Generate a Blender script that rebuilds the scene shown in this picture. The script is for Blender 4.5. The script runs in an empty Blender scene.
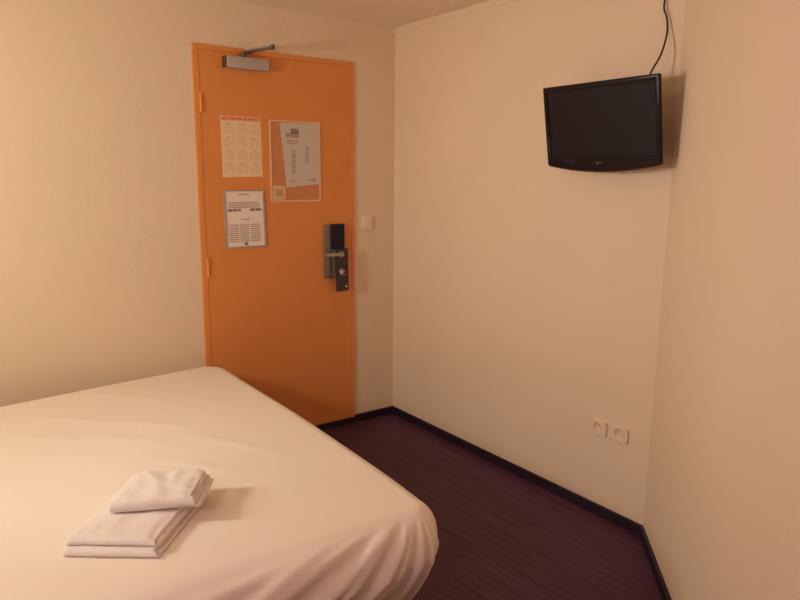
import bpy, bmesh, math, random
from mathutils import Vector, Matrix, noise
C = bpy.context.scene.collection
PI = math.pi
rnd = random.Random(7)

# ------------------------------------------------------------------ materials
def mat(name, col, rough=0.6, bump=0.0, bscale=60, spec=0.5, metal=0.0, vary=0.0, vscale=4, coat=0.0, detail=4):
    m = bpy.data.materials.new(name); m.use_nodes = True
    nt = m.node_tree; b = nt.nodes['Principled BSDF']
    b.inputs['Roughness'].default_value = rough
    b.inputs['Metallic'].default_value = metal
    b.inputs['Specular IOR Level'].default_value = spec
    b.inputs['Coat Weight'].default_value = coat
    b.inputs['Base Color'].default_value = (*col, 1)
    tc = nt.nodes.new('ShaderNodeTexCoord')
    n = nt.nodes.new('ShaderNodeTexNoise'); n.inputs['Scale'].default_value = vscale; n.inputs['Detail'].default_value = 4
    nt.links.new(tc.outputs['Object'], n.inputs['Vector'])
    r = nt.nodes.new('ShaderNodeValToRGB')
    r.color_ramp.elements[0].position = .3; r.color_ramp.elements[1].position = .7
    r.color_ramp.elements[0].color = (*[c*(1-vary) for c in col], 1)
    r.color_ramp.elements[1].color = (*[min(1, c*(1+vary)) for c in col], 1)
    nt.links.new(n.outputs['Fac'], r.inputs['Fac']); nt.links.new(r.outputs['Color'], b.inputs['Base Color'])
    if bump:
        n2 = nt.nodes.new('ShaderNodeTexNoise'); n2.inputs['Scale'].default_value = bscale; n2.inputs['Detail'].default_value = detail
        nt.links.new(tc.outputs['Object'], n2.inputs['Vector'])
        bp = nt.nodes.new('ShaderNodeBump'); bp.inputs['Strength'].default_value = bump; bp.inputs['Distance'].default_value = .004
        nt.links.new(n2.outputs['Fac'], bp.inputs['Height']); nt.links.new(bp.outputs['Normal'], b.inputs['Normal'])
    return m

WALLC = (.80, .665, .49)
M = dict(
    wall=mat('wall_paint', WALLC, .75, .25, 55, .3, vary=.012, vscale=3),
    ceiling=mat('ceiling_paint', (.86, .735, .58), .8, .2, 70, .2, vary=.012),
    sheet=mat('sheet_cotton', (.85, .795, .70), .85, .12, 400, .1, vary=.008),
    towel=mat('towel_terry', (.89, .845, .80), .95, .6, 700, .05, vary=.02, vscale=40),
    mattress=mat('mattress_ticking', (.75, .70, .62), .9, .1, 200),
    base=mat('bed_base_dark', (.05, .035, .03), .7),
    orange=mat('orange_paint', (.74, .285, .078), .45, .12, 90, .4, vary=.03, vscale=5),
    orange_frame=mat('orange_frame_paint', (.74, .295, .08), .42, .08, 90, .4, vary=.03),
    hinge=mat('painted_hinge', (.76, .32, .08), .4),
    base_dark=mat('skirting_dark', (.020, .010, .024), .5, vary=.2, vscale=9),
    silver=mat('brushed_silver', (.50, .46, .43), .42, .05, 200, metal=.35),
    steel=mat('dark_steel', (.16, .13, .12), .35, metal=.8),
    chrome=mat('satin_chrome', (.42, .39, .37), .35, metal=.7),
    plate=mat('grey_lock_plate', (.23, .19, .16), .4, .03, 200, metal=.4),
    navy=mat('navy_black_plastic', (.010, .008, .030), .35, spec=.3),
    black=mat('black_card', (.040, .032, .038), .6, vary=.2, vscale=30),
    gloss=mat('gloss_black_plastic', (.005, .002, .005), .22, spec=.3),
    screen=mat('lcd_glass', (.012, .008, .014), .4, spec=.22),
    tvback=mat('black_moulded_plastic', (.012, .010, .011), .6, .1, 300),
    red=mat('dark_red_acrylic', (.10, .008, .015), .2),
    grey=mat('dull_grey_mark', (.11, .10, .11), .4),
    white=mat('white_mark', (.75, .70, .66), .6),
    redmark=mat('faded_red_print', (.72, .22, .14), .8, vary=.1, vscale=60),
    cal=mat('cream_paper', (.84, .66, .42), .8, vary=.02, vscale=20),
    paper=mat('white_paper', (.76, .74, .72), .75, vary=.02, vscale=12),
    paper2=mat('grey_white_paper', (.86, .78, .72), .7, vary=.02, vscale=12),
    yellow=mat('yellow_sticker', (.74, .50, .26), .6),
    ochre=mat('ochre_print', (.42, .25, .07), .7),
    ink=mat('grey_ink', (.46, .38, .33), .8),
    inkdark=mat('dark_ink', (.26, .22, .20), .8),
    faint=mat('faint_ink', (.62, .45, .27), .8),
    frame=mat('grey_plastic_frame', (.42, .37, .33), .4),
    switch=mat('ivory_plastic', (.86, .70, .56), .35),
    socket=mat('ivory_socket_plastic', (.81, .67, .50), .45),
    hole=mat('shuttered_hole', (.58, .46, .34), .7),
    cable=mat('black_cable', (.02, .015, .015), .5),
    lampmetal=mat('lamp_white_metal', (.7, .68, .65), .4),
)
# plank floor
def floor_mat():
    m = bpy.data.materials.new('dark_laminate'); m.use_nodes = True
    nt = m.node_tree; b = nt.nodes['Principled BSDF']; L = nt.links.new
    tc = nt.nodes.new('ShaderNodeTexCoord')
    mp = nt.nodes.new('ShaderNodeMapping'); mp.inputs['Rotation'].default_value = (0, 0, PI/2)
    L(tc.outputs['Object'], mp.inputs['Vector'])
    br = nt.nodes.new('ShaderNodeTexBrick')
    br.inputs['Scale'].default_value = 1; br.inputs['Brick Width'].default_value = 1.2; br.inputs['Row Height'].default_value = .19
    br.inputs['Mortar Size'].default_value = .0018; br.inputs['Bias'].default_value = 0
    br.inputs['Color1'].default_value = (.094, .036, .080, 1); br.inputs['Color2'].default_value = (.074, .028, .062, 1)
    br.inputs['Mortar'].default_value = (.045, .017, .03, 1)
    L(mp.outputs['Vector'], br.inputs['Vector'])
    mp2 = nt.nodes.new('ShaderNodeMapping'); mp2.inputs['Scale'].default_value = (22, 1.3, 1)
    L(tc.outputs['Object'], mp2.inputs['Vector'])
    n = nt.nodes.new('ShaderNodeTexNoise'); n.inputs['Scale'].default_value = 2.2; n.inputs['Detail'].default_value = 6
    L(mp2.outputs['Vector'], n.inputs['Vector'])
    r = nt.nodes.new('ShaderNodeValToRGB'); r.color_ramp.elements[0].position = .3; r.color_ramp.elements[1].position = .75
    r.color_ramp.elements[0].color = (.65, .65, .65, 1); r.color_ramp.elements[1].color = (1.35, 1.3, 1.3, 1)
    L(n.outputs['Fac'], r.inputs['Fac'])
    mx = nt.nodes.new('ShaderNodeMix'); mx.data_type = 'RGBA'; mx.blend_type = 'MULTIPLY'; mx.inputs['Factor'].default_value = 1
    L(br.outputs['Color'], mx.inputs['A']); L(r.outputs['Color'], mx.inputs['B'])
    L(mx.outputs['Result'], b.inputs['Base Color'])
    b.inputs['Roughness'].default_value = .55; b.inputs['Specular IOR Level'].default_value = .3
    bp = nt.nodes.new('ShaderNodeBump'); bp.inputs['Strength'].default_value = .08; bp.inputs['Distance'].default_value = .003
    L(n.outputs['Fac'], bp.inputs['Height']); L(bp.outputs['Normal'], b.inputs['Normal'])
    return m
M['floor'] = floor_mat()
def emit_mat(name, col, s):
    m = bpy.data.materials.new(name); m.use_nodes = True
    nt = m.node_tree; nt.nodes.clear()
    e = nt.nodes.new('ShaderNodeEmission'); o = nt.nodes.new('ShaderNodeOutputMaterial')
    e.inputs['Color'].default_value = (*col, 1); e.inputs['Strength'].default_value = s
    nt.links.new(e.outputs[0], o.inputs[0]); return m
def film_mat():
    m = bpy.data.materials.new('clear_plastic_film'); m.use_nodes = True
    nt = m.node_tree; nt.nodes.clear(); L = nt.links.new
    o = nt.nodes.new('ShaderNodeOutputMaterial'); mx = nt.nodes.new('ShaderNodeMixShader')
    t = nt.nodes.new('ShaderNodeBsdfTransparent'); t.inputs['Color'].default_value = (.97, .95, .93, 1)
    p = nt.nodes.new('ShaderNodeBsdfPrincipled'); p.inputs['Base Color'].default_value = (.75, .68, .62, 1); p.inputs['Roughness'].default_value = .3
    mx.inputs['Fac'].default_value = .07
    L(t.outputs[0], mx.inputs[1]); L(p.outputs[0], mx.inputs[2]); L(mx.outputs[0], o.inputs[0]); return m
M['film'] = film_mat()

# ------------------------------------------------------------------ helpers
def link(name, me, m, parent=None, smooth=False, angle=None):
    o = bpy.data.objects.new(name, me); C.objects.link(o)
    if m is not None:
        me.materials.clear(); me.materials.append(M[m] if isinstance(m, str) else m)
    if smooth:
        for p in me.polygons: p.use_smooth = True
        if angle: me.set_sharp_from_angle(angle=math.radians(angle))
    if parent is not None: o.parent = parent
    return o
ROOT_INV = {}
def obj(name, bm, m, parent=None, smooth=False, world=True, angle=35):
    """links a bmesh as one object; geometry of an unrotated thing's part comes in world coordinates"""
    if parent is not None and world:
        r = parent
        while r.parent: r = r.parent
        bmesh.ops.transform(bm, matrix=Matrix.Translation(-r.location), verts=bm.verts)
    bmesh.ops.recalc_face_normals(bm, faces=bm.faces)
    me = bpy.data.meshes.new(name); bm.to_mesh(me); bm.free()
    return link(name, me, m, parent, smooth, angle)
def tag(o, label=None, cat=None, group=None, kind=None):
    if label: o['label'] = label
    if cat: o['category'] = cat
    if group: o['group'] = group
    if kind: o['kind'] = kind
    return o
def thing(name, label, cat, loc, group=None, kind=None):
    o = bpy.data.objects.new(name, None); C.objects.link(o); o.location = loc; o.empty_display_size = .05
    return tag(o, label, cat, group, kind)
def box(bm, x0, x1, y0, y1, z0, z1, bev=0, seg=2):
    t = bmesh.new()
    vs = [t.verts.new(p) for p in ((x0,y0,z0),(x1,y0,z0),(x1,y1,z0),(x0,y1,z0),(x0,y0,z1),(x1,y0,z1),(x1,y1,z1),(x0,y1,z1))]
    for f in ((0,3,2,1),(4,5,6,7),(0,1,5,4),(1,2,6,5),(2,3,7,6),(3,0,4,7)): t.faces.new([vs[i] for i in f])
    if bev: bmesh.ops.bevel(t, geom=t.edges[:], offset=bev, segments=seg, affect='EDGES', profile=.5)
    me = bpy.data.meshes.new('t'); t.to_mesh(me); t.free(); bm.from_mesh(me); bpy.data.meshes.remove(me)
    return bm
def prism(bm, pts, z0, z1):
    lo = [bm.verts.new((p[0], p[1], z0)) for p in pts]; hi = [bm.verts.new((p[0], p[1], z1)) for p in pts]
    n = len(pts); bm.faces.new(lo[::-1]); bm.faces.new(hi)
    for i in range(n): bm.faces.new((lo[i], lo[(i+1) % n], hi[(i+1) % n], hi[i]))
    return bm
def cyl(bm, p, axis, r, h, n=20, r2=None):
    axis = Vector(axis).normalized()
    q = Vector((0,0,1)).rotation_difference(axis).to_matrix().to_4x4()
    bmesh.ops.create_cone(bm, cap_ends=True, segments=n, radius1=r, radius2=r if r2 is None else r2, depth=h,
                          matrix=Matrix.Translation(Vector(p)) @ q)
    return bm
def bar(bm, a, b, w, h, up=(0,0,1), bev=.0015):
    a = Vector(a); b = Vector(b); d = (b-a); L = d.length; d.normalize()
    s = d.cross(Vector(up)).normalized(); u = s.cross(d)
    mtx = Matrix((( d.x, s.x, u.x, 0), (d.y, s.y, u.y, 0), (d.z, s.z, u.z, 0), (0,0,0,1)))
    t = box(bmesh.new(), 0, L, -w/2, w/2, -h/2, h/2, bev)
    bmesh.ops.transform(t, matrix=Matrix.Translation(a) @ mtx, verts=t.verts)
    me = bpy.data.meshes.new('t'); t.to_mesh(me); t.free(); bm.from_mesh(me); bpy.data.meshes.remove(me)
    return bm
def plate(loops, depth, bevel=0.0, closed_round=0):
    """2-D outlines (first outer, then holes) in XY, extruded +-depth/2 in Z -> bmesh"""
    cu = bpy.data.curves.new('p', 'CURVE'); cu.dimensions = '2D'; cu.fill_mode = 'BOTH'
    cu.extrude = max(depth/2-bevel, 1e-5); cu.bevel_depth = bevel; cu.bevel_resolution = 2; cu.offset = -bevel
    for lp in loops:
        s = cu.splines.new('POLY'); s.points.add(len(lp)-1); s.use_cyclic_u = True
        for i, p in enumerate(lp): s.points[i].co = (p[0], p[1], 0, 1)
    o = bpy.data.objects.new('p', cu); me = bpy.data.meshes.new_from_object(o)
    bm = bmesh.new(); bm.from_mesh(me); bmesh.ops.remove_doubles(bm, verts=bm.verts, dist=1e-6)
    bpy.data.objects.remove(o); bpy.data.meshes.remove(me); bpy.data.curves.remove(cu)
    return bm
def text_bm(s, size, depth=.0004, align='CENTER'):
    cu = bpy.data.curves.new('t', 'FONT'); cu.body = s; cu.size = size; cu.extrude = depth/2; cu.align_x = align; cu.align_y = 'CENTER'
    o = bpy.data.objects.new('t', cu); me = bpy.data.meshes.new_from_object(o)
    bm = bmesh.new(); bm.from_mesh(me); bpy.data.objects.remove(o); bpy.data.meshes.remove(me); bpy.data.curves.remove(cu)
    return bm
def rrect(x0, x1, z0, z1, r, n=5):
    out = []
    for cx, cz, a0 in ((x1-r, z1-r, 0), (x0+r, z1-r, 90), (x0+r, z0+r, 180), (x1-r, z0+r, 270)):
        for i in range(n+1):
            a = math.radians(a0+90*i/n); out.append((cx+r*math.cos(a), cz+r*math.sin(a)))
    return out
def tube(pts, r, n=10, sub=8):
    P = [Vector(p) for p in pts]; Q = []
    for i in range(len(P)-1):
        a = P[max(i-1, 0)]; b = P[i]; c = P[i+1]; d = P[min(i+2, len(P)-1)]
        for k in range(sub):
            t = k/sub
            Q.append(.5*((2*b)+(c-a)*t+(2*a-5*b+4*c-d)*t*t+(3*b-a-3*c+d)*t**3))
    Q.append(P[-1])
    bm = bmesh.new(); rings = []; side = None
    for i, q in enumerate(Q):
        d = (Q[min(i+1, len(Q)-1)]-Q[max(i-1, 0)]).normalized()
        if side is None: side = d.orthogonal().normalized()
        side = (side-d*side.dot(d)).normalized(); u = d.cross(side)
        rings.append([bm.verts.new(q+r*(math.cos(2*PI*k/n)*side+math.sin(2*PI*k/n)*u)) for k in range(n)])
    for A, B in zip(rings, rings[1:]):
        for k in range(n): bm.faces.new((A[k], A[(k+1) % n], B[(k+1) % n], B[k]))
    bm.faces.new(rings[0][::-1]); bm.faces.new(rings[-1])
    return bm
# a 2-D drawing (x right, y up) turned to stand on the door wall (faces -y) at depth y
def stand(bm, x, y, z, rot=0):
    m = Matrix.Translation((x, y, z)) @ Matrix.Rotation(PI/2, 4, 'X') @ Matrix.Rotation(rot, 4, 'Z')
    bmesh.ops.transform(bm, matrix=m, verts=bm.verts); return bm

# ------------------------------------------------------------------ the room
XT, YD, ZC = 2.353, 3.281, 2.30           # television wall, door wall, ceiling
Cn = (XT, 1.478); ux, uy = -.709, -.705   # corner of television wall and angled wall
Dn = (Cn[0]+1.8*ux, Cn[1]+1.8*uy)
XL, YB, T = -1.0, -1.3, .1
DX0, DX1, DZ1 = 1.165, 2.066, 2.082       # door opening
def struct(name, bm, m): return tag(obj(name, bm, m), kind='structure')
outline = [(XL-T, YB-T), (Dn[0]+T, YB-T), (Dn[0]+T, Dn[1]-.05), (XT+T, Cn[1]-.05), (XT+T, YD+T), (XL-T, YD+T)]
struct('floor', prism(bmesh.new(), outline, -.08, 0), 'floor')
struct('ceiling', prism(bmesh.new(), outline, ZC, ZC+.08), 'ceiling')
b = bmesh.new()
box(b, XL-T, DX0, YD, YD+T, 0, ZC); box(b, DX1, XT+T, YD, YD+T, 0, ZC); box(b, DX0, DX1, YD, YD+T, DZ1, ZC)
struct('wall_back', b, 'wall')
struct('wall_right', box(bmesh.new(), XT, XT+T, Cn[1]-.02, YD, 0, ZC), 'wall')
nx, ny = .705, -.709                       # outward of the angled wall
struct('wall_angled', prism(bmesh.new(), [Cn, Dn, (Dn[0]+T*nx, Dn[1]+T*ny), (Cn[0]+T*nx, Cn[1]+T*ny)], 0, ZC), 'wall')
struct('wall_near_right', box(bmesh.new(), Dn[0], Dn[0]+T, YB, Dn[1], 0, ZC), 'wall')
struct('wall_front', box(bmesh.new(), XL-T, Dn[0]+T, YB-T, YB, 0, ZC), 'wall')
struct('wall_left', box(bmesh.new(), XL-T, XL, YB, YD, 0, ZC), 'wall')
BH, BT = .046, .012
struct('baseboard_right', box(bmesh.new(), XT-BT, XT, Cn[1]+.006, YD, 0, BH, .002), 'base_dark')
bb = bmesh.new(); box(bb, DX1, XT-BT, YD-BT, YD, 0, BH, .002)
struct('baseboard_back', bb, 'base_dark')
struct('baseboard_left_back', box(bmesh.new(), XL, DX0, YD-BT, YD, 0, BH, .002), 'base_dark')
struct('baseboard_angled', prism(bmesh.new(), [(Cn[0]-BT, Cn[1]+.006), (Cn[0], Cn[1]), Dn, (Dn[0]-BT*nx, Dn[1]-BT*ny)], 0, BH), 'base_dark')
struct('trim_1', box(bmesh.new(), XT-.004, XT, Cn[1], YD, ZC-.033, ZC, .001), 'wall')

# ------------------------------------------------------------------ the door
door = thing('door_1', 'orange flush hotel room door in an orange frame', 'door', (1.615, YD, 0), kind='structure')
FP = YD-.012; LF = YD-.0095                 # front faces of frame and leaf
b = bmesh.new()
box(b, DX0, DX0+.028, FP, YD+.06, .036, DZ1, .002); box(b, DX1-.020, DX1, FP, YD+.06, .036, DZ1, .002)
box(b, DX0+.028, DX1-.020, FP, YD+.06, DZ1-.024, DZ1, .002)
obj('frame', b, 'orange_frame', door)
leaf = obj('leaf', box(bmesh.new(), DX0+.0286, DX1-.0206, LF, YD+.04, .037, DZ1-.0246, .0008), 'orange', door)
obj('threshold', box(bmesh.new(), DX0, DX1, FP, YD+.06, 0, .034, .002), 'base_dark', door)
for hz in (1.81, 1.01, .23):
    h = bmesh.new(); hx = DX0+.030
    for k in range(3): cyl(h, (hx, FP-.004, hz+(k-1)*.031), (0,0,1), .0065, .029, 14)
    box(h, hx, hx+.014, LF-.002, LF+.001, hz-.045, hz+.045)
    obj('hinge', h, 'hinge', door, True)
# closer: body on the leaf, folded arm to the frame head
cb = obj('door_closer', box(bmesh.new(), 1.317, 1.540, LF-.048, LF, 1.981, 2.037, .005, 3), 'silver', door, True)
cb['label'] = 'silver closer body'
obj('end_cap', box(bmesh.new(), 1.310, 1.3168, LF-.046, LF, 1.981, 2.035, .002), 'steel', cb)
b = bmesh.new(); sp = (1.412, LF-.026, 2.045); cyl(b, (1.412, LF-.026, 2.048), (0,0,1), .016, .020)
elb = (1.487, 3.075, 2.068)
bar(b, (1.405, LF-.022, 2.058), elb, .018, .008)
cyl(b, (elb[0], elb[1], 2.070), (0,0,1), .011, .022)
obj('arm', b, 'steel', cb, True)
b = bmesh.new(); bar(b, (elb[0]-.002, elb[1]+.004, 2.078), (1.452, FP-.02, 2.080), .014, .009)
box(b, 1.432, 1.470, FP-.030, FP, 2.066, 2.080, .002)
obj('forearm', b, 'silver', cb, True)
# lock: grey plate, navy reader, lever
lk = obj('lock_plate', stand(plate([rrect(-.0335, .0335, -.150, .150, .006)], .014, .002), 1.896, LF-.007, 1.050), 'plate', door, True)
lk['label'] = 'grey metal lock plate'
obj('plate_edge', stand(plate([rrect(-.005, .005, -.149, .085, .003)], .006, .001), 1.922, LF-.017, 1.050), 'chrome', lk, True)
obj('card_reader', stand(plate([rrect(-.041, .041, -.069, .072, .006)], .030, .003), 1.943, LF-.0155, 1.131), 'navy', lk, True)['label'] = 'navy black card reader'
b = bmesh.new(); cyl(b, (1.947, LF-.030, 1.036), (0,1,0), .020, .012, 24); cyl(b, (1.947, LF-.048, 1.036), (0,1,0), .010, .040, 18)
bar(b, (1.957, LF-.064, 1.036), (1.838, LF-.060, 1.038), .014, .020, bev=.005)
obj('handle', b, 'chrome', lk, True)['label'] = 'satin chrome lever handle'

# hanger card hanging on the lever
hg = thing('door_hanger', 'black do-not-disturb card hanging on the lever handle of the orange door', 'door hanger', (1.952, LF-.052, .825))
hole = [(.019*math.cos(a)-.003, .091+.019*math.sin(a)) for a in [2*PI*i/24 for i in range(24)]]
cy = LF-.052
obj('card', stand(plate([rrect(-.041, .041, -.120, .122, .005), hole], .0016), 1.952, cy, .945, .02), 'black', hg)
# pale hand mark with a red line under it, and a small pale spot low down
b = plate([[(.010*math.cos(a)*1.25-.004, -.012+.008*math.sin(a)) for a in [2*PI*i/16 for i in range(16)]]], .0006)
for k, (dx, L, an) in enumerate(((-.013, .010, .5), (-.007, .018, .25), (-.001, .020, 0), (.006, .014, -.25), (.013, .008, -1.1))):
    f = plate([rrect(-.0022, .0022, 0, L, .002)], .0006)
    bmesh.ops.transform(f, matrix=Matrix.Translation((dx-.002, -.010, 0)) @ Matrix.Rotation(an, 4, 'Z'), verts=f.verts)
    me = bpy.data.meshes.new('t'); f.to_mesh(me); f.free(); b.from_mesh(me); bpy.data.meshes.remove(me)
obj('hand_mark', stand(b, 1.952, cy-.0011, .945, .02), 'white', hg)
b = plate([rrect(-.014, .022, -.0275, -.023, .002)], .0006)
obj('red_line', stand(b, 1.952, cy-.0011, .945, .02), 'redmark', hg)
b = plate([[(.026+.006*math.cos(a), -.095+.006*math.sin(a)) for a in [2*PI*i/14 for i in range(14)]]], .0006)
obj('pale_spot', stand(b, 1.952, cy-.0011, .945, .02), 'white', hg)

# ------------------------------------------------------------------ papers on the door
def words(bm, x0, x1, z, h, fill=.85, wmin=.006, wmax=.020, gap=.004, ragged=True):
    x = x0; end = x1-(rnd.random()*(x1-x0)*.25 if ragged else 0)
    while x < end:
        w = min(rnd.uniform(wmin, wmax), x1-x)
        if rnd.random() < fill: bm_quad(bm, x, x+w, z-h/2, z+h/2)
        x += w+gap
def bm_quad(bm, x0, x1, z0, z1):
    box(bm, x0, x1, z0, z1, -.0003, .0003)
def sheet_of_paper(root, pname, corners, m, y, th=.0008):
    bm = bmesh.new()
    a = [bm.verts.new((x, y-th, z)) for x, z in corners]; c = [bm.verts.new((x, y, z)) for x, z in corners]
    bm.faces.new(a); bm.faces.new(c[::-1])
    for i in range(4): bm.faces.new((a[i], a[(i+1) % 4], c[(i+1) % 4], c[i]))
    return obj(pname, bm, m, root)
# year calendar
cal = thing('calendar_sheet', 'cream year calendar with a red heading, on the orange door above the framed notice', 'calendar', (1.398, LF, 1.456))
sheet_of_paper(cal, 'paper', [(1.290,1.757),(1.502,1.757),(1.508,1.462),(1.293,1.456)], 'cal', LF)
b = bmesh.new(); bm_quad(b, -.103, .103, .128, .150); obj('red_band', stand(b, 1.396, LF-.0011, 1.606), mat('pale_red_print', (.82, .42, .29), .8), cal)
b = bmesh.new(); words(b, -.098, .098, .139, .012, 1, .018, .045, .006, False)
obj('heading', stand(b, 1.396, LF-.0016, 1.606), 'redmark', cal)
b = bmesh.new()
for cx in (-.070, 0, .070):
    for r in range(4):
        zt = .112-r*.064
        words(b, cx-.014, cx+.016, zt, .005, 1, .02, .03)
        for k in range(5):
            words(b, cx-.026, cx+.028, zt-.010-k*.0085, .0035, .9, .004, .006, .004, k == 4)
obj('month_grid', stand(b, 1.400, LF-.0010, 1.606), 'faint', cal)
# framed notice
nt_ = thing('framed_notice', 'white printed notice in a thin grey frame, lower left on the orange door', 'notice', (1.408, LF, 1.096))
fx0, fx1, fz0, fz1 = 1.293, 1.512, 1.097, 1.394
b = plate([[(fx0, fz0), (fx1+.004, fz0+.002), (fx1-.004, fz1), (fx0-.003, fz1)],
           [(fx0+.008, fz0+.009), (fx1-.005, fz0+.010), (fx1-.011, fz1-.007), (fx0+.005, fz1-.007)]], .008, .001)
obj('frame', stand(b, 0, LF-.004, 0), 'frame', nt_)
sheet_of_paper(nt_, 'paper', [(fx0+.004,fz1-.004),(fx1-.008,fz1-.004),(fx1-.002,fz0+.006),(fx0+.006,fz0+.006)], 'paper2', LF, .003)
def block(root, name, m, fn, x, y, z, rot):
    b = bmesh.new(); fn(b); return obj(name, stand(b, x, y, z, rot), m, root)
pos = (1.402, LF-.0034, 1.247, .012)
block(nt_, 'heading', 'ink', lambda b: words(b, -.030, .030, .124, .007, 1, .012, .022, .003, False), *pos)
block(nt_, 'paragraph', 'ink', lambda b: [words(b, -.085, .088, .082-k*.011, .007, 1, .006, .016, .002) for k in range(3)], *pos)
block(nt_, 'subheading', 'ink', lambda b: words(b, -.022, .026, -.002, .006, 1, .01, .02, .003, False), *pos)
for c0 in (-.088, -.030, .030):
    block(nt_, 'text_column', 'ink', lambda b: [words(b, c0, c0+.052, -.030-k*.0105, .006, 1, .006, .014, .002, False) for k in range(9)], *pos)
block(nt_, 'bold_line', 'inkdark', lambda b: words(b, -.090, -.020, .046, .013, 1, .014, .028, .003, False), *pos)
block(nt_, 'bold_line', 'inkdark', lambda b: words(b, .030, .094, .046, .013, 1, .012, .03, .003, False), *pos)
block(nt_, 'emblem', 'inkdark', lambda b: bm_quad(b, -.008, .010, -.136, -.120), *pos)
# clear document sleeve, the sheet slipped into it, and the sticker on it
sl = thing('plastic_sleeve', 'clear plastic document sleeve fixed to the orange door, right of the calendar', 'plastic sleeve', (1.698, LF, 1.333))
obj('film', box(bmesh.new(), 1.553, 1.845, LF-.0042, LF-.0034, 1.333, 1.747), 'film', sl)
b = plate([rrect(1.550, 1.848, 1.330, 1.750, .004), rrect(1.558, 1.840, 1.338, 1.743, .003)], .005, .0006)
eb = obj('welded_edge', stand(b, 0, LF-.0025, 0), mat('milky_plastic', (.80, .56, .36), .35), sl)
ps = thing('printed_sheet', 'white printed form slipped crookedly into the clear sleeve on the door', 'paper', (1.735, LF-.001, 1.405))
sheet_of_paper(ps, 'paper', [(1.610,1.738),(1.839,1.742),(1.839,1.424),(1.643,1.405)], 'paper', LF-.001)
b = bmesh.new()
bm_quad(b, -.068, -.020, .104, .134); obj('emblem', stand(b, 1.735, LF-.0021, 1.575, -.04), 'inkdark', ps)
b = bmesh.new(); bm_quad(b, -.098, -.018, .088, .103); bm_quad(b, -.094, -.072, .104, .112); obj('emblem_base', stand(b, 1.735, LF-.0021, 1.575, -.04), 'ink', ps)
pale = mat('pale_ink', (.44, .37, .33), .8); pos = (1.735, LF-.0021, 1.575, -.02)
block(ps, 'address_lines', pale, lambda b: [words(b, -.088, -.02, .072-k*.013, .007, 1, .01, .02, .003, False) for k in range(2)], *pos)
block(ps, 'text_column', pale, lambda b: [words(b, -.060, -.034, .020-k*.0125, .008, 1, .010, .02, .002, False) for k in range(10)], *pos)
block(ps, 'text_column', pale, lambda b: [words(b, .022, .044, .042-k*.0130, .008, 1, .008, .018, .002, False) for k in range(7)], *pos)
block(ps, 'footer_line', pale, lambda b: words(b, -.066, -.030, -.136, .007, 1, .01, .02, .002, False), *pos)
block(ps, 'footer_line', pale, lambda b: words(b, .035, .060, -.128, .007, 1, .008, .012, .002, False), *pos)
b = bmesh.new(); bm_quad(b, .066, .086, -.140, -.122); obj('corner_emblem', stand(b, 1.735, LF-.0021, 1.575, -.02), 'ink', ps)
st = thing('sticker', 'small square yellowish sticker in the lower left corner of the clear sleeve', 'sticker', (1.597, LF-.0042, 1.342))
obj('label_face', box(bmesh.new(), 1.561, 1.634, LF-.0052, LF-.0042, 1.342, 1.416, .0002), 'yellow', st)
b = bmesh.new(); 
for k in range(3): words(b, -.020, .022, .012-k*.012, .008, 1, .008, .016, .003, False)
obj('print', stand(b, 1.597, LF-.0055, 1.378), 'ochre', st)

# ------------------------------------------------------------------ wall fittings
sw = thing('light_switch', 'white square light switch on the wall right of the orange door', 'light switch', (2.156, YD, 1.160))
obj('plate', stand(plate([rrect(-.038, .038, -.040, .040, .006)], .010, .002), 2.156, YD-.005, 1.201), 'switch', sw, True)
b = plate([rrect(-.027, .027, -.029, .029, .003)], .006, .0015); bmesh.ops.transform(b, matrix=Matrix.Rotation(.05, 4, 'X'), verts=b.verts)
obj('rocker', stand(b, 2.156, YD-.0115, 1.201), 'switch', sw, True)
def make_socket(y, z, label):
    r = thing('wall_socket', label, 'socket', (XT, y, z), 'wall sockets under the television'); r.rotation_euler = (0, 0, -PI/2)
    circ = lambda rad, n=28: [(rad*math.cos(2*PI*i/n), rad*math.sin(2*PI*i/n)) for i in range(n)]
    def up(bm, y): return stand(bm, 0, y, 0)
    obj('plate', up(plate([rrect(-.041, .041, -.033, .033, .006), circ(.021)], .012, .002), -.006), 'socket', r, True, world=False)
    b = bmesh.new(); cyl(b, (0, -.002, 0), (0,1,0), .022, .003, 28)
    f = obj('recess', b, 'socket', r, world=False)
    b = bmesh.new()
    for dx in (-.0095, .0095): cyl(b, (dx, -.0038, 0), (0,1,0), .003, .0008, 12)
    obj('contact_hole', b, 'hole', f, world=False)
    b = bmesh.new(); cyl(b, (0, -.008, .012), (0,1,0), .0024, .010, 12)
    obj('earth_pin', b, 'socket', f, True, world=False)
    return r
make_socket(1.726, .398, 'white wall socket low on the television wall, the one nearer the door')
make_socket(1.618, .403, 'white wall socket low on the television wall, the one nearer the angled wall')

# ------------------------------------------------------------------ television
tv = thing('television', 'small black flat television tilted down on a bracket high on the right wall', 'television', (2.190, 1.7065, 1.674))
tv.rotation_euler = (Matrix.Rotation(-PI/2, 4, 'Z') @ Matrix.Rotation(math.radians(10), 4, 'X')).to_euler()
W2, H2 = .2665, .1605
def lower(x, base, drop): return base-drop*(1-(x/W2)**2)
out = [(-W2+.004, H2), (-W2, H2-.004)] + [(-W2+2*W2*i/28, lower(-W2+2*W2*i/28, -H2+.006, .024)) for i in range(29)] + [(W2, H2-.004), (W2-.004, H2)]
inn = [(-W2+.019, H2-.022), (-W2+.019, -H2+.036), (W2-.019, -H2+.036), (W2-.019, H2-.022)]
def tvp(name, bm, m, y, smooth=False, par=None):
    bmesh.ops.transform(bm, matrix=Matrix.Translation((0, y, 0)) @ Matrix.Rotation(PI/2, 4, 'X'), verts=bm.verts)
    return obj(name, bm, m, par or tv, smooth, world=False)
bez = tvp('bezel', plate([out, inn], .020, .004), 'gloss', .010, True)
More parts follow.
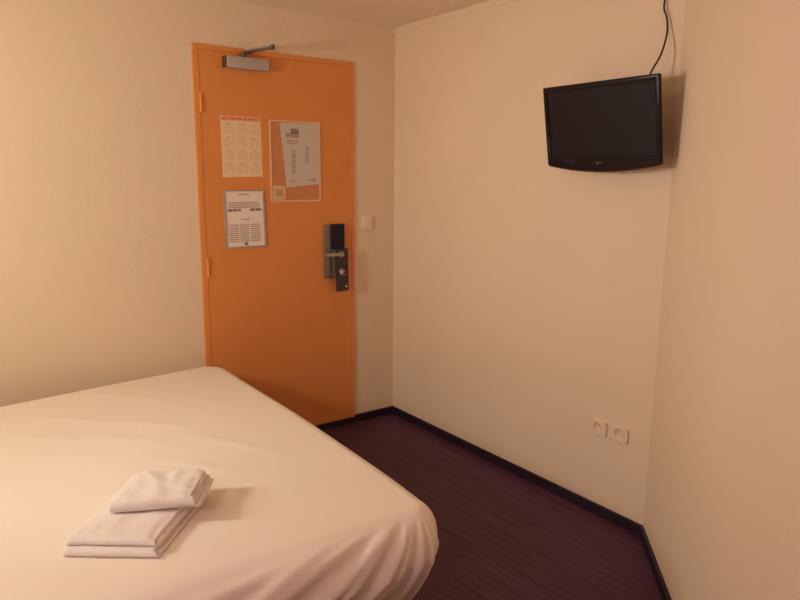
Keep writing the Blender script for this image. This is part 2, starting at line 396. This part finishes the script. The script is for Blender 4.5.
tvp('screen', plate([[(x*1.004, y*1.004) for x, y in inn]], .008), 'screen', .010)
lip = [(-W2+.006+(2*W2-.012)*i/28, lower(-W2+.006+(2*W2-.012)*i/28, -H2+.0062, .0235)) for i in range(29)]
lip2 = [(x, z-.004-.003*(1-(x/W2)**2)) for x, z in reversed(lip)]
tvp('bottom_trim', plate([lip+lip2], .016, .001), 'red', .013, True)['label'] = 'dark red strip along the bottom edge'
b = bmesh.new()
lo = [(-W2+.016, .018, -H2+.014), (W2-.016, .018, -H2+.014), (W2-.016, .018, H2-.012), (-W2+.016, .018, H2-.012)]
hi = [(-.20, .064, -.115), (.20, .064, -.115), (.20, .064, .110), (-.20, .064, .110)]
A = [b.verts.new(p) for p in lo]; B = [b.verts.new(p) for p in hi]
b.faces.new(A); b.faces.new(B[::-1])
for i in range(4): b.faces.new((A[i], A[(i+1) % 4], B[(i+1) % 4], B[i]))
bmesh.ops.bevel(b, geom=b.edges[:], offset=.006, segments=2, affect='EDGES')
obj('back_cover', b, 'tvback', tv, True, world=False)
# small round mark and letters in the middle of the lower bezel
lg = text_bm('LG', .014); bmesh.ops.transform(lg, matrix=Matrix.Translation((.006, -H2+.014, 0)), verts=lg.verts)
n = 24; ci = plate([[(-.011+.0058*math.cos(2*PI*i/n), -H2+.014+.0058*math.sin(2*PI*i/n)) for i in range(n)]], .0006)
me = bpy.data.meshes.new('t'); ci.to_mesh(me); ci.free(); lg.from_mesh(me); bpy.data.meshes.remove(me)
tvp('logo_mark', lg, 'grey', -.0004, par=bez)
tvp('control_strip', plate([rrect(-.178, -.118, -H2+.011, -H2+.028, .004)], .002, .0005), 'navy', -.0002, True, par=bez)
# bracket: head plate on the cover, arm, wall plate (television frame -> upright wall plate)
Rtv = (Matrix.Rotation(-PI/2, 4, 'Z') @ Matrix.Rotation(math.radians(10), 4, 'X'))
inv = (Matrix.Translation(tv.location) @ Rtv).inverted()
b = bmesh.new(); box(b, XT-.012, XT, 1.7065-.05, 1.7065+.05, 1.672-.075, 1.672+.075, .003)
bar(b, (XT-.012, 1.7065, 1.668), (2.190+.062, 1.7065, 1.664), .05, .04)
bmesh.ops.transform(b, matrix=inv, verts=b.verts)
box(b, -.06, .06, .062, .070, -.06, .06, .002)
obj('wall_bracket', b, 'steel', tv, True, world=False)

# cable from behind the set up into the ceiling
cab = obj('television_cable', tube([(2.246, 1.535, 1.800), (2.250, 1.532, 1.849), (2.285, 1.518, 1.918), (2.325, 1.526, 1.997), (2.338, 1.540, 2.054), (2.338, 1.554, 2.088), (2.338, 1.553, 2.119), (2.338, 1.540, 2.19), (2.338, 1.536, ZC)], .0036, 10), 'cable', None, True)
tag(cab, 'thin black cable rising from the television to the ceiling', 'cable')

# ------------------------------------------------------------------ bed
BL, BW = 2.05, 1.738
BEDX, BEDY, BEDR = 1.214-BL/2, 2.228, 0
bed = thing('bed', 'double bed made up with a smooth white sheet', 'bed', (BEDX, BEDY, 0))
bed.rotation_euler = (0, 0, math.radians(BEDR))
HX, HY, ZT = BL/2, BW/2, .535
def roundrect_pt(t, hx, hy, r):
    """point and outward normal on a rounded rectangle, t in 0..1 round the perimeter"""
    segs = []; sx, sy = 2*(hx-r), 2*(hy-r); q = PI*r/2
    tot = 2*sx+2*sy+4*q; s = (t % 1)*tot
    for kind, L, data in (('l', sy, ((hx, -hy+r), (0, 1), (1, 0))), ('c', q, (hx-r, hy-r, 0)), ('l', sx, ((hx-r, hy), (-1, 0), (0, 1))), ('c', q, (-hx+r, hy-r, 90)),
                          ('l', sy, ((-hx, hy-r), (0, -1), (-1, 0))), ('c', q, (-hx+r, -hy+r, 180)), ('l', sx, ((-hx+r, -hy), (1, 0), (0, -1))), ('c', q, (hx-r, -hy+r, 270))):
        if s <= L:
            if kind == 'l':
                p, d, nn = data; return (p[0]+d[0]*s, p[1]+d[1]*s), nn
            a = math.radians(data[2]+90*s/L); return (data[0]+r*math.cos(a), data[1]+r*math.sin(a)), (math.cos(a), math.sin(a))
        s -= L
    return (hx, -hy+r), (1, 0)
def smooth01(a, c, x):
    t = max(0, min(1, (x-a)/(c-a))); return t*t*(3-2*t)
def gauss_line(px, py, ax, ay, bx, by, w):
    dx, dy = bx-ax, by-ay; L2 = dx*dx+dy*dy
    t = max(-.0, min(1, ((px-ax)*dx+(py-ay)*dy)/L2)); qx, qy = ax+t*dx, ay+t*dy
    fade = math.sin(PI*min(max(((px-ax)*dx+(py-ay)*dy)/L2, 0), 1))
    return fade*math.exp(-((px-qx)**2+(py-qy)**2)/(w*w))
# creases on the top, as ridges between two points (bed frame)
TOPR = [(.10,.62,.42,.30,.016,.0026),(.02,.46,.34,.14,.018,.0024),(.34,.40,.60,.14,.017,.0026),(.30,.80,.52,.58,.016,.0024),(.46,.66,.66,.36,.016,.0022),
        (.22,.34,.46,.05,.020,.0020),(.55,.10,.80,-.28,.022,.0022),(.40,-.05,.62,-.36,.022,.0018),(-.35,.55,.0,.2,.03,.0014),(.60,.62,.80,.30,.016,.0018),(-.10,.74,.06,.60,.015,.0024)]
def fold_front(x, z):
    """gathers on the long front side, fanning out from the foot corner"""
    px, pz = HX-.05, ZT+.03
    dx, dz = px-x, pz-z; r = math.hypot(dx, dz); ph = math.atan2(dx, dz)
    k = 0
    for a, w, amp in ((-.02,.06,.020),(.22,.05,.024),(.44,.055,.032),(.65,.05,.026),(.83,.05,.034),(.99,.04,.026),(1.12,.036,.028),(1.23,.032,.020),(1.33,.03,.018),(1.41,.03,.012)):
        aa = a+.03*math.sin(r*4+a*20)
        k += amp*math.exp(-((ph-aa)/w)**2)
    return k*smooth01(.05, .22, r)*min(1, .4+r*1.2)*(1-.3*smooth01(.6, 1.4, r))
RIM = .003
FARW, DROOP = .112, .030
TCX, TCY = -.0, -.40                        # the sheet lies flat where the towels are
def build_sheet():
    bm = bmesh.new(); N = 1200; rings = []
    prof = []                                # (inset from outline, z, outward weight)
    nt = 44
    R = .06
    for i in range(1, nt+1):
        prof.append(('top', i/nt))
    for i in range(1, 17):
        a = (PI/2)*i/16; prof.append(('edge', a))
    for i in range(1, 37): prof.append(('side', i/36))
    c = bm.verts.new((0, 0, ZT))
    tp = []
    for kind, v in prof:
        ring = []
        for j in range(N):
            t = j/N
            (ox, oy), (nxx, nyy) = roundrect_pt(t, HX, HY, .125)
            R = .06+.05*max(0, -nyy)**2
            ix, iy = ox-R*nxx, oy-R*nyy
            if kind == 'top':
                x, y, z = ix*v, iy*v, ZT
                nrm = Vector((0, 0, 1))
            elif kind == 'edge':
                x, y, z = ix+R*math.sin(v)*nxx, iy+R*math.sin(v)*nyy, ZT-R*(1-math.cos(v))
                nrm = Vector((nxx*math.sin(v), nyy*math.sin(v), math.cos(v)))
            else:
                z = ZT-R-v*(.330-R)
                ins = .125*v**1.3
                x, y = ox-ins*nxx, oy-ins*nyy
                nrm = Vector((nxx, nyy, 0))
            d = 0
            topw = 1 if kind == 'top' else (math.cos(v)**2 if kind == 'edge' else 0)
            if topw:
                for ax, ay, bx, by, w, amp in TOPR: d += topw*1.7*amp*gauss_line(x, y, ax, ay, bx, by, w)
                d += topw*.004*noise.noise(Vector((x*2.2, y*2.2, 1.3)))
                d *= smooth01(.22, .36, math.hypot(x-TCX, y-TCY))
                # softly rounded mattress: falls away towards its rim
                e = min(HX-abs(x), HY-abs(y)); z -= RIM*(1-smooth01(0, .34, e))*topw+RIM*(1-topw)
            else: z -= RIM
            sidew = 0 if kind == 'top' else (math.sin(v) if kind == 'edge' else 1)
            if sidew and nyy < 0: d += (smooth01(.25, .9, v) if kind == 'edge' else 1)*(-nyy)*fold_front(x, ZT-R*v if kind == 'edge' else ZT-R*PI/2-v*(.330-R))
            if sidew and nyy < 0: d += sidew*.006*noise.noise(Vector((x*4, z*1.5, 4.)))
            if sidew and nxx > .2: d += sidew*nxx*.004*noise.noise(Vector((y*5, z*1.5, 9.)))*(1 if kind == 'side' else 0)
            if y > 0: y += FARW*x*smooth01(0, HY, y)           # far edge pulled a little askew
            x -= .015*smooth01(.80, 1, x/HX)*smooth01(.60, 1, -y/HY)
            z -= DROOP*smooth01(.15, 1.0, x/HX)*smooth01(-.2, 1.0, -y/HY)      # foot corner of the mattress sags
            q = Vector((x, y, z))+nrm*d
            ring.append(bm.verts.new(q))
        rings.append(ring)
    for j in range(N): bm.faces.new((c, rings[0][j], rings[0][(j+1) % N]))
    for A, B in zip(rings, rings[1:]):
        for j in range(N): bm.faces.new((A[j], B[j], B[(j+1) % N], A[(j+1) % N]))
    return bm
me_s = obj('sheet', build_sheet(), 'sheet', bed, True, world=False, angle=None)
sm = me_s.modifiers.new('thick', 'SOLIDIFY'); sm.thickness = .003; sm.offset = 1
# hem rolled along the lower edge of the sheet
hem = []
for j in range(160):
    (ox, oy), (nxx, nyy) = roundrect_pt(j/160, HX-.125, HY-.125, .10)
    z = ZT-.085-.245-RIM
    d = fold_front(ox, ZT-.41)*(-nyy) if nyy < 0 else 0
    hem.append((ox+nxx*d, oy+nyy*d, z))
hem.append(hem[0])
obj('hem', tube(hem, .006, 8, 2), 'sheet', me_s, True, world=False)
obj('mattress', box(bmesh.new(), -HX+.13, HX-.13, -HY+.13, HY-.13, .24, .49, .04, 4), 'mattress', bed, True, world=False)
obj('bed_base', box(bmesh.new(), -HX+.16, HX-.16, -HY+.16, HY-.16, .12, .24, .01), 'base', bed, world=False)
for sx in (-1, 1):
    for sy in (-1, 1):
        b = bmesh.new(); cyl(b, (sx*(HX-.24), sy*(HY-.24), .06), (0,0,1), .022, .12, 18, .028); obj('leg', b, 'base', bed, True, world=False)

# ------------------------------------------------------------------ folded towels
def serpentine(layers, t, depth, setback, rg):
    path = []
    for k in range(layers):
        zc = t*(k+.5); f0 = -depth/2+setback[k]; b0 = depth/2-rg.uniform(0, .012)
        xs = [f0+(b0-f0)*i/12 for i in range(13)]
        if k % 2 == 0: xs = xs[::-1]        # runs back -> front, folds at the front, runs front -> back ...
        if k:
            px, pz, _ = path[-1]; dirn = -1 if (k-1) % 2 == 0 else 1
            for i in range(1, 6):
                a = PI*i/6; path.append((px+(xs[0]-px)*i/6+dirn*(t*.62)*math.sin(a), pz+(zc-pz)*(1-math.cos(a))/2, k-.5))
        for x in xs: path.append((x, zc, k))
    return path
def nested(pairs, t, depth, rg):
    out = []
    for q in range(pairs):                  # q = 0 is the outer turn
        lo, hi = t*(q+.5), t*(2*pairs-q-.5); r = (hi-lo)/2; f = -depth/2+r+q*t*.9
        b0, b1 = depth/2-rg.uniform(0, .01), depth/2-rg.uniform(0, .014)
        P = [(b0+(f-b0)*i/12, lo, q) for i in range(13)]
        P += [(f-r*math.sin(PI*i/9), (lo+hi)/2-r*math.cos(PI*i/9), q+.5) for i in range(1, 9)]
        P += [(f+(b1-f)*i/12, hi, q+.75) for i in range(13)]
        out.append(P)
    return out
def folded_towel(name, label, loc, rz, width, depth, t, total, seed, paths, shear, stagger):
    rg = random.Random(seed); NS = 34; bm = bmesh.new()
    for path in paths:
        n = len(path); L = []; Rr = []; jl = {}
        for p in path: jl.setdefault(p[2], (rg.uniform(-.005, .005), rg.uniform(-.007, .007)))
        for j in range(NS+1):
            s = j/NS; l, r = [], []
            for i, (px, pz, key) in enumerate(path):
                a = Vector(path[max(i-1, 0)][:2]); c = Vector(path[min(i+1, n-1)][:2]); d = (c-a)
                d = d.normalized() if d.length > 1e-9 else Vector((1, 0)); nn = Vector((-d.y, d.x))
                hgt = pz/total; e = jl[key]
                e0 = e[0]+.004*noise.noise(Vector((px*30, key*5, seed)))
                e1 = e[1]+stagger*(1-hgt)+.006*noise.noise(Vector((px*34, key*7, seed*3.)))
                x = -width/2+e0+(width-e0+e1)*s+shear*px
                wob = .003*noise.noise(Vector((x*18, px*12, seed+key*.35)))
                zz = .003*hgt*noise.noise(Vector((x*14, px*14, seed*2.)))+.004*hgt*noise.noise(Vector((x*34, px*9, seed*5.)))
                zz += hgt*.0035*math.exp(-((x*.8+px*.6-.02+.02*math.sin(px*30))/.010)**2)
                zz -= hgt*(.010*smooth01(.86, 1.0, s)*(.6+noise.noise(Vector((px*40, key*3., 3.))))+.003*smooth01(.1, 0, s))
                for lst, sg in ((l, 1), (r, -1)):
                    q = Vector((px, pz))+nn*sg*t*.46
                    lst.append(bm.verts.new((x, q.x+wob, max(.0, q.y+zz))))
            L.append(l); Rr.append(r)
        for j in range(NS):
            for i in range(n-1):
                bm.faces.new((L[j][i], L[j+1][i], L[j+1][i+1], L[j][i+1])); bm.faces.new((Rr[j][i], Rr[j][i+1], Rr[j+1][i+1], Rr[j+1][i]))
            for i in (0, n-1): bm.faces.new((L[j][i], Rr[j][i], Rr[j+1][i], L[j+1][i]))
        for j in (0, NS):
            for i in range(n-1): bm.faces.new((L[j][i], L[j][i+1], Rr[j][i+1], Rr[j][i]))
    o = obj(name, bm, 'towel', None, True, angle=None)
    o.location = loc; o.rotation_euler = (0, 0, rz)
    ss = o.modifiers.new('soft', 'SUBSURF'); ss.levels = ss.render_levels = 1
    return tag(o, label, 'towel', 'folded towels on the bed')
rt = random.Random(3)
ZS = ZT+.0035
folded_towel('folded_towel', 'larger folded white towel lying on the bed, underneath the smaller one', (.424, 1.772, ZS), math.radians(-37), .222, .325, .0100, .040, 3,
             [serpentine(4, .0100, .325, [0, .0, .018, .020], rt)], .08, .022)
folded_towel('folded_towel', 'smaller folded white towel on top of the larger towel', (.500, 1.806, ZS+.0425), math.radians(-26), .205, .178, .0095, .038, 11,
             nested(2, .0095, .178, rt), .13, .024)

# ------------------------------------------------------------------ left wall: lamp over the bed, plus added fill lights
def wall_lamp(y, z, label, col, power):
    lamp = thing('wall_lamp', label, 'lamp', (XL, y, z), 'wall lamps on the left wall')
    b = bmesh.new(); cyl(b, (XL+.03, y, z), (1,0,0), .165, .06, 40); obj('housing', b, 'lampmetal', lamp, True)
    b = bmesh.new(); cyl(b, (XL+.064, y, z), (1,0,0), .155, .008, 40, .140)
    obj('diffuser', b, emit_mat('lit_diffuser', col, power), lamp)
wall_lamp(2.20, 1.60, 'round white wall lamp over the head of the bed', (1, .93, .76), 82)
wall_lamp(.60, 1.70, 'round white fill light added on the left wall, away from the bed', (1, .62, .84), 39)  # added fill with no known source, built like the bed lamp
# extra spot light added to balance brightness, in an invented wall fixture
rl = thing('added_spot', 'small white spot added for extra light, below the round lamp over the bed', 'lamp', (XL, 2.20, 1.30))
b = bmesh.new(); cyl(b, (XL+.008, 2.20, 1.30), (1,0,0), .035, .016, 28); obj('wall_rose', b, 'lampmetal', rl, True)
b = bmesh.new(); cyl(b, (XL+.035, 2.20, 1.30), (1,0,0), .007, .050, 14); obj('arm', b, 'lampmetal', rl, True)
b = bmesh.new(); cyl(b, (XL+.085, 2.20, 1.30), (1,-.1,-.1), .022, .070, 28, .036); obj('lamp_head', b, 'lampmetal', rl, True)
sl_ = bpy.data.lights.new('added_spot_light', 'SPOT'); sl_.energy = 32; sl_.color = (1, .93, .76); sl_.spot_size = math.radians(70); sl_.spot_blend = 1; sl_.shadow_soft_size = .035
so = bpy.data.objects.new('added_spot_light', sl_); C.objects.link(so); so.location = (XL+.135, 2.195, 1.295)
so.rotation_euler = Vector((1, -.1, -.1)).to_track_quat('-Z', 'Y').to_euler()

# ------------------------------------------------------------------ camera
cam = bpy.data.cameras.new('camera'); cam.sensor_width = 36; cam.sensor_fit = 'HORIZONTAL'; cam.lens = 36*670/800; cam.clip_start = .02
co = bpy.data.objects.new('camera', cam); C.objects.link(co)
right = Vector((.80761789, -.5896376, .00899107)); down = Vector((-.10081677, -.15307737, -.98305814)); fwd = Vector((.58102437, .79302889, -.18307338))
m3 = Matrix((right, -down, -fwd)).transposed()
co.matrix_world = Matrix.Translation((0, 0, 1.475)) @ m3.to_4x4()
sc = bpy.context.scene; sc.camera = co
w = bpy.data.worlds.new('world'); sc.world = w; w.use_nodes = True
w.node_tree.nodes['Background'].inputs['Color'].default_value = (0, 0, 0, 1)
sc.view_settings.view_transform = 'Standard'; sc.view_settings.look = 'None'; sc.view_settings.gamma = 1
sc.view_settings.exposure = 0.0
sc.cycles.diffuse_bounces = 8; sc.cycles.max_bounces = 12; sc.cycles.transparent_max_bounces = 16
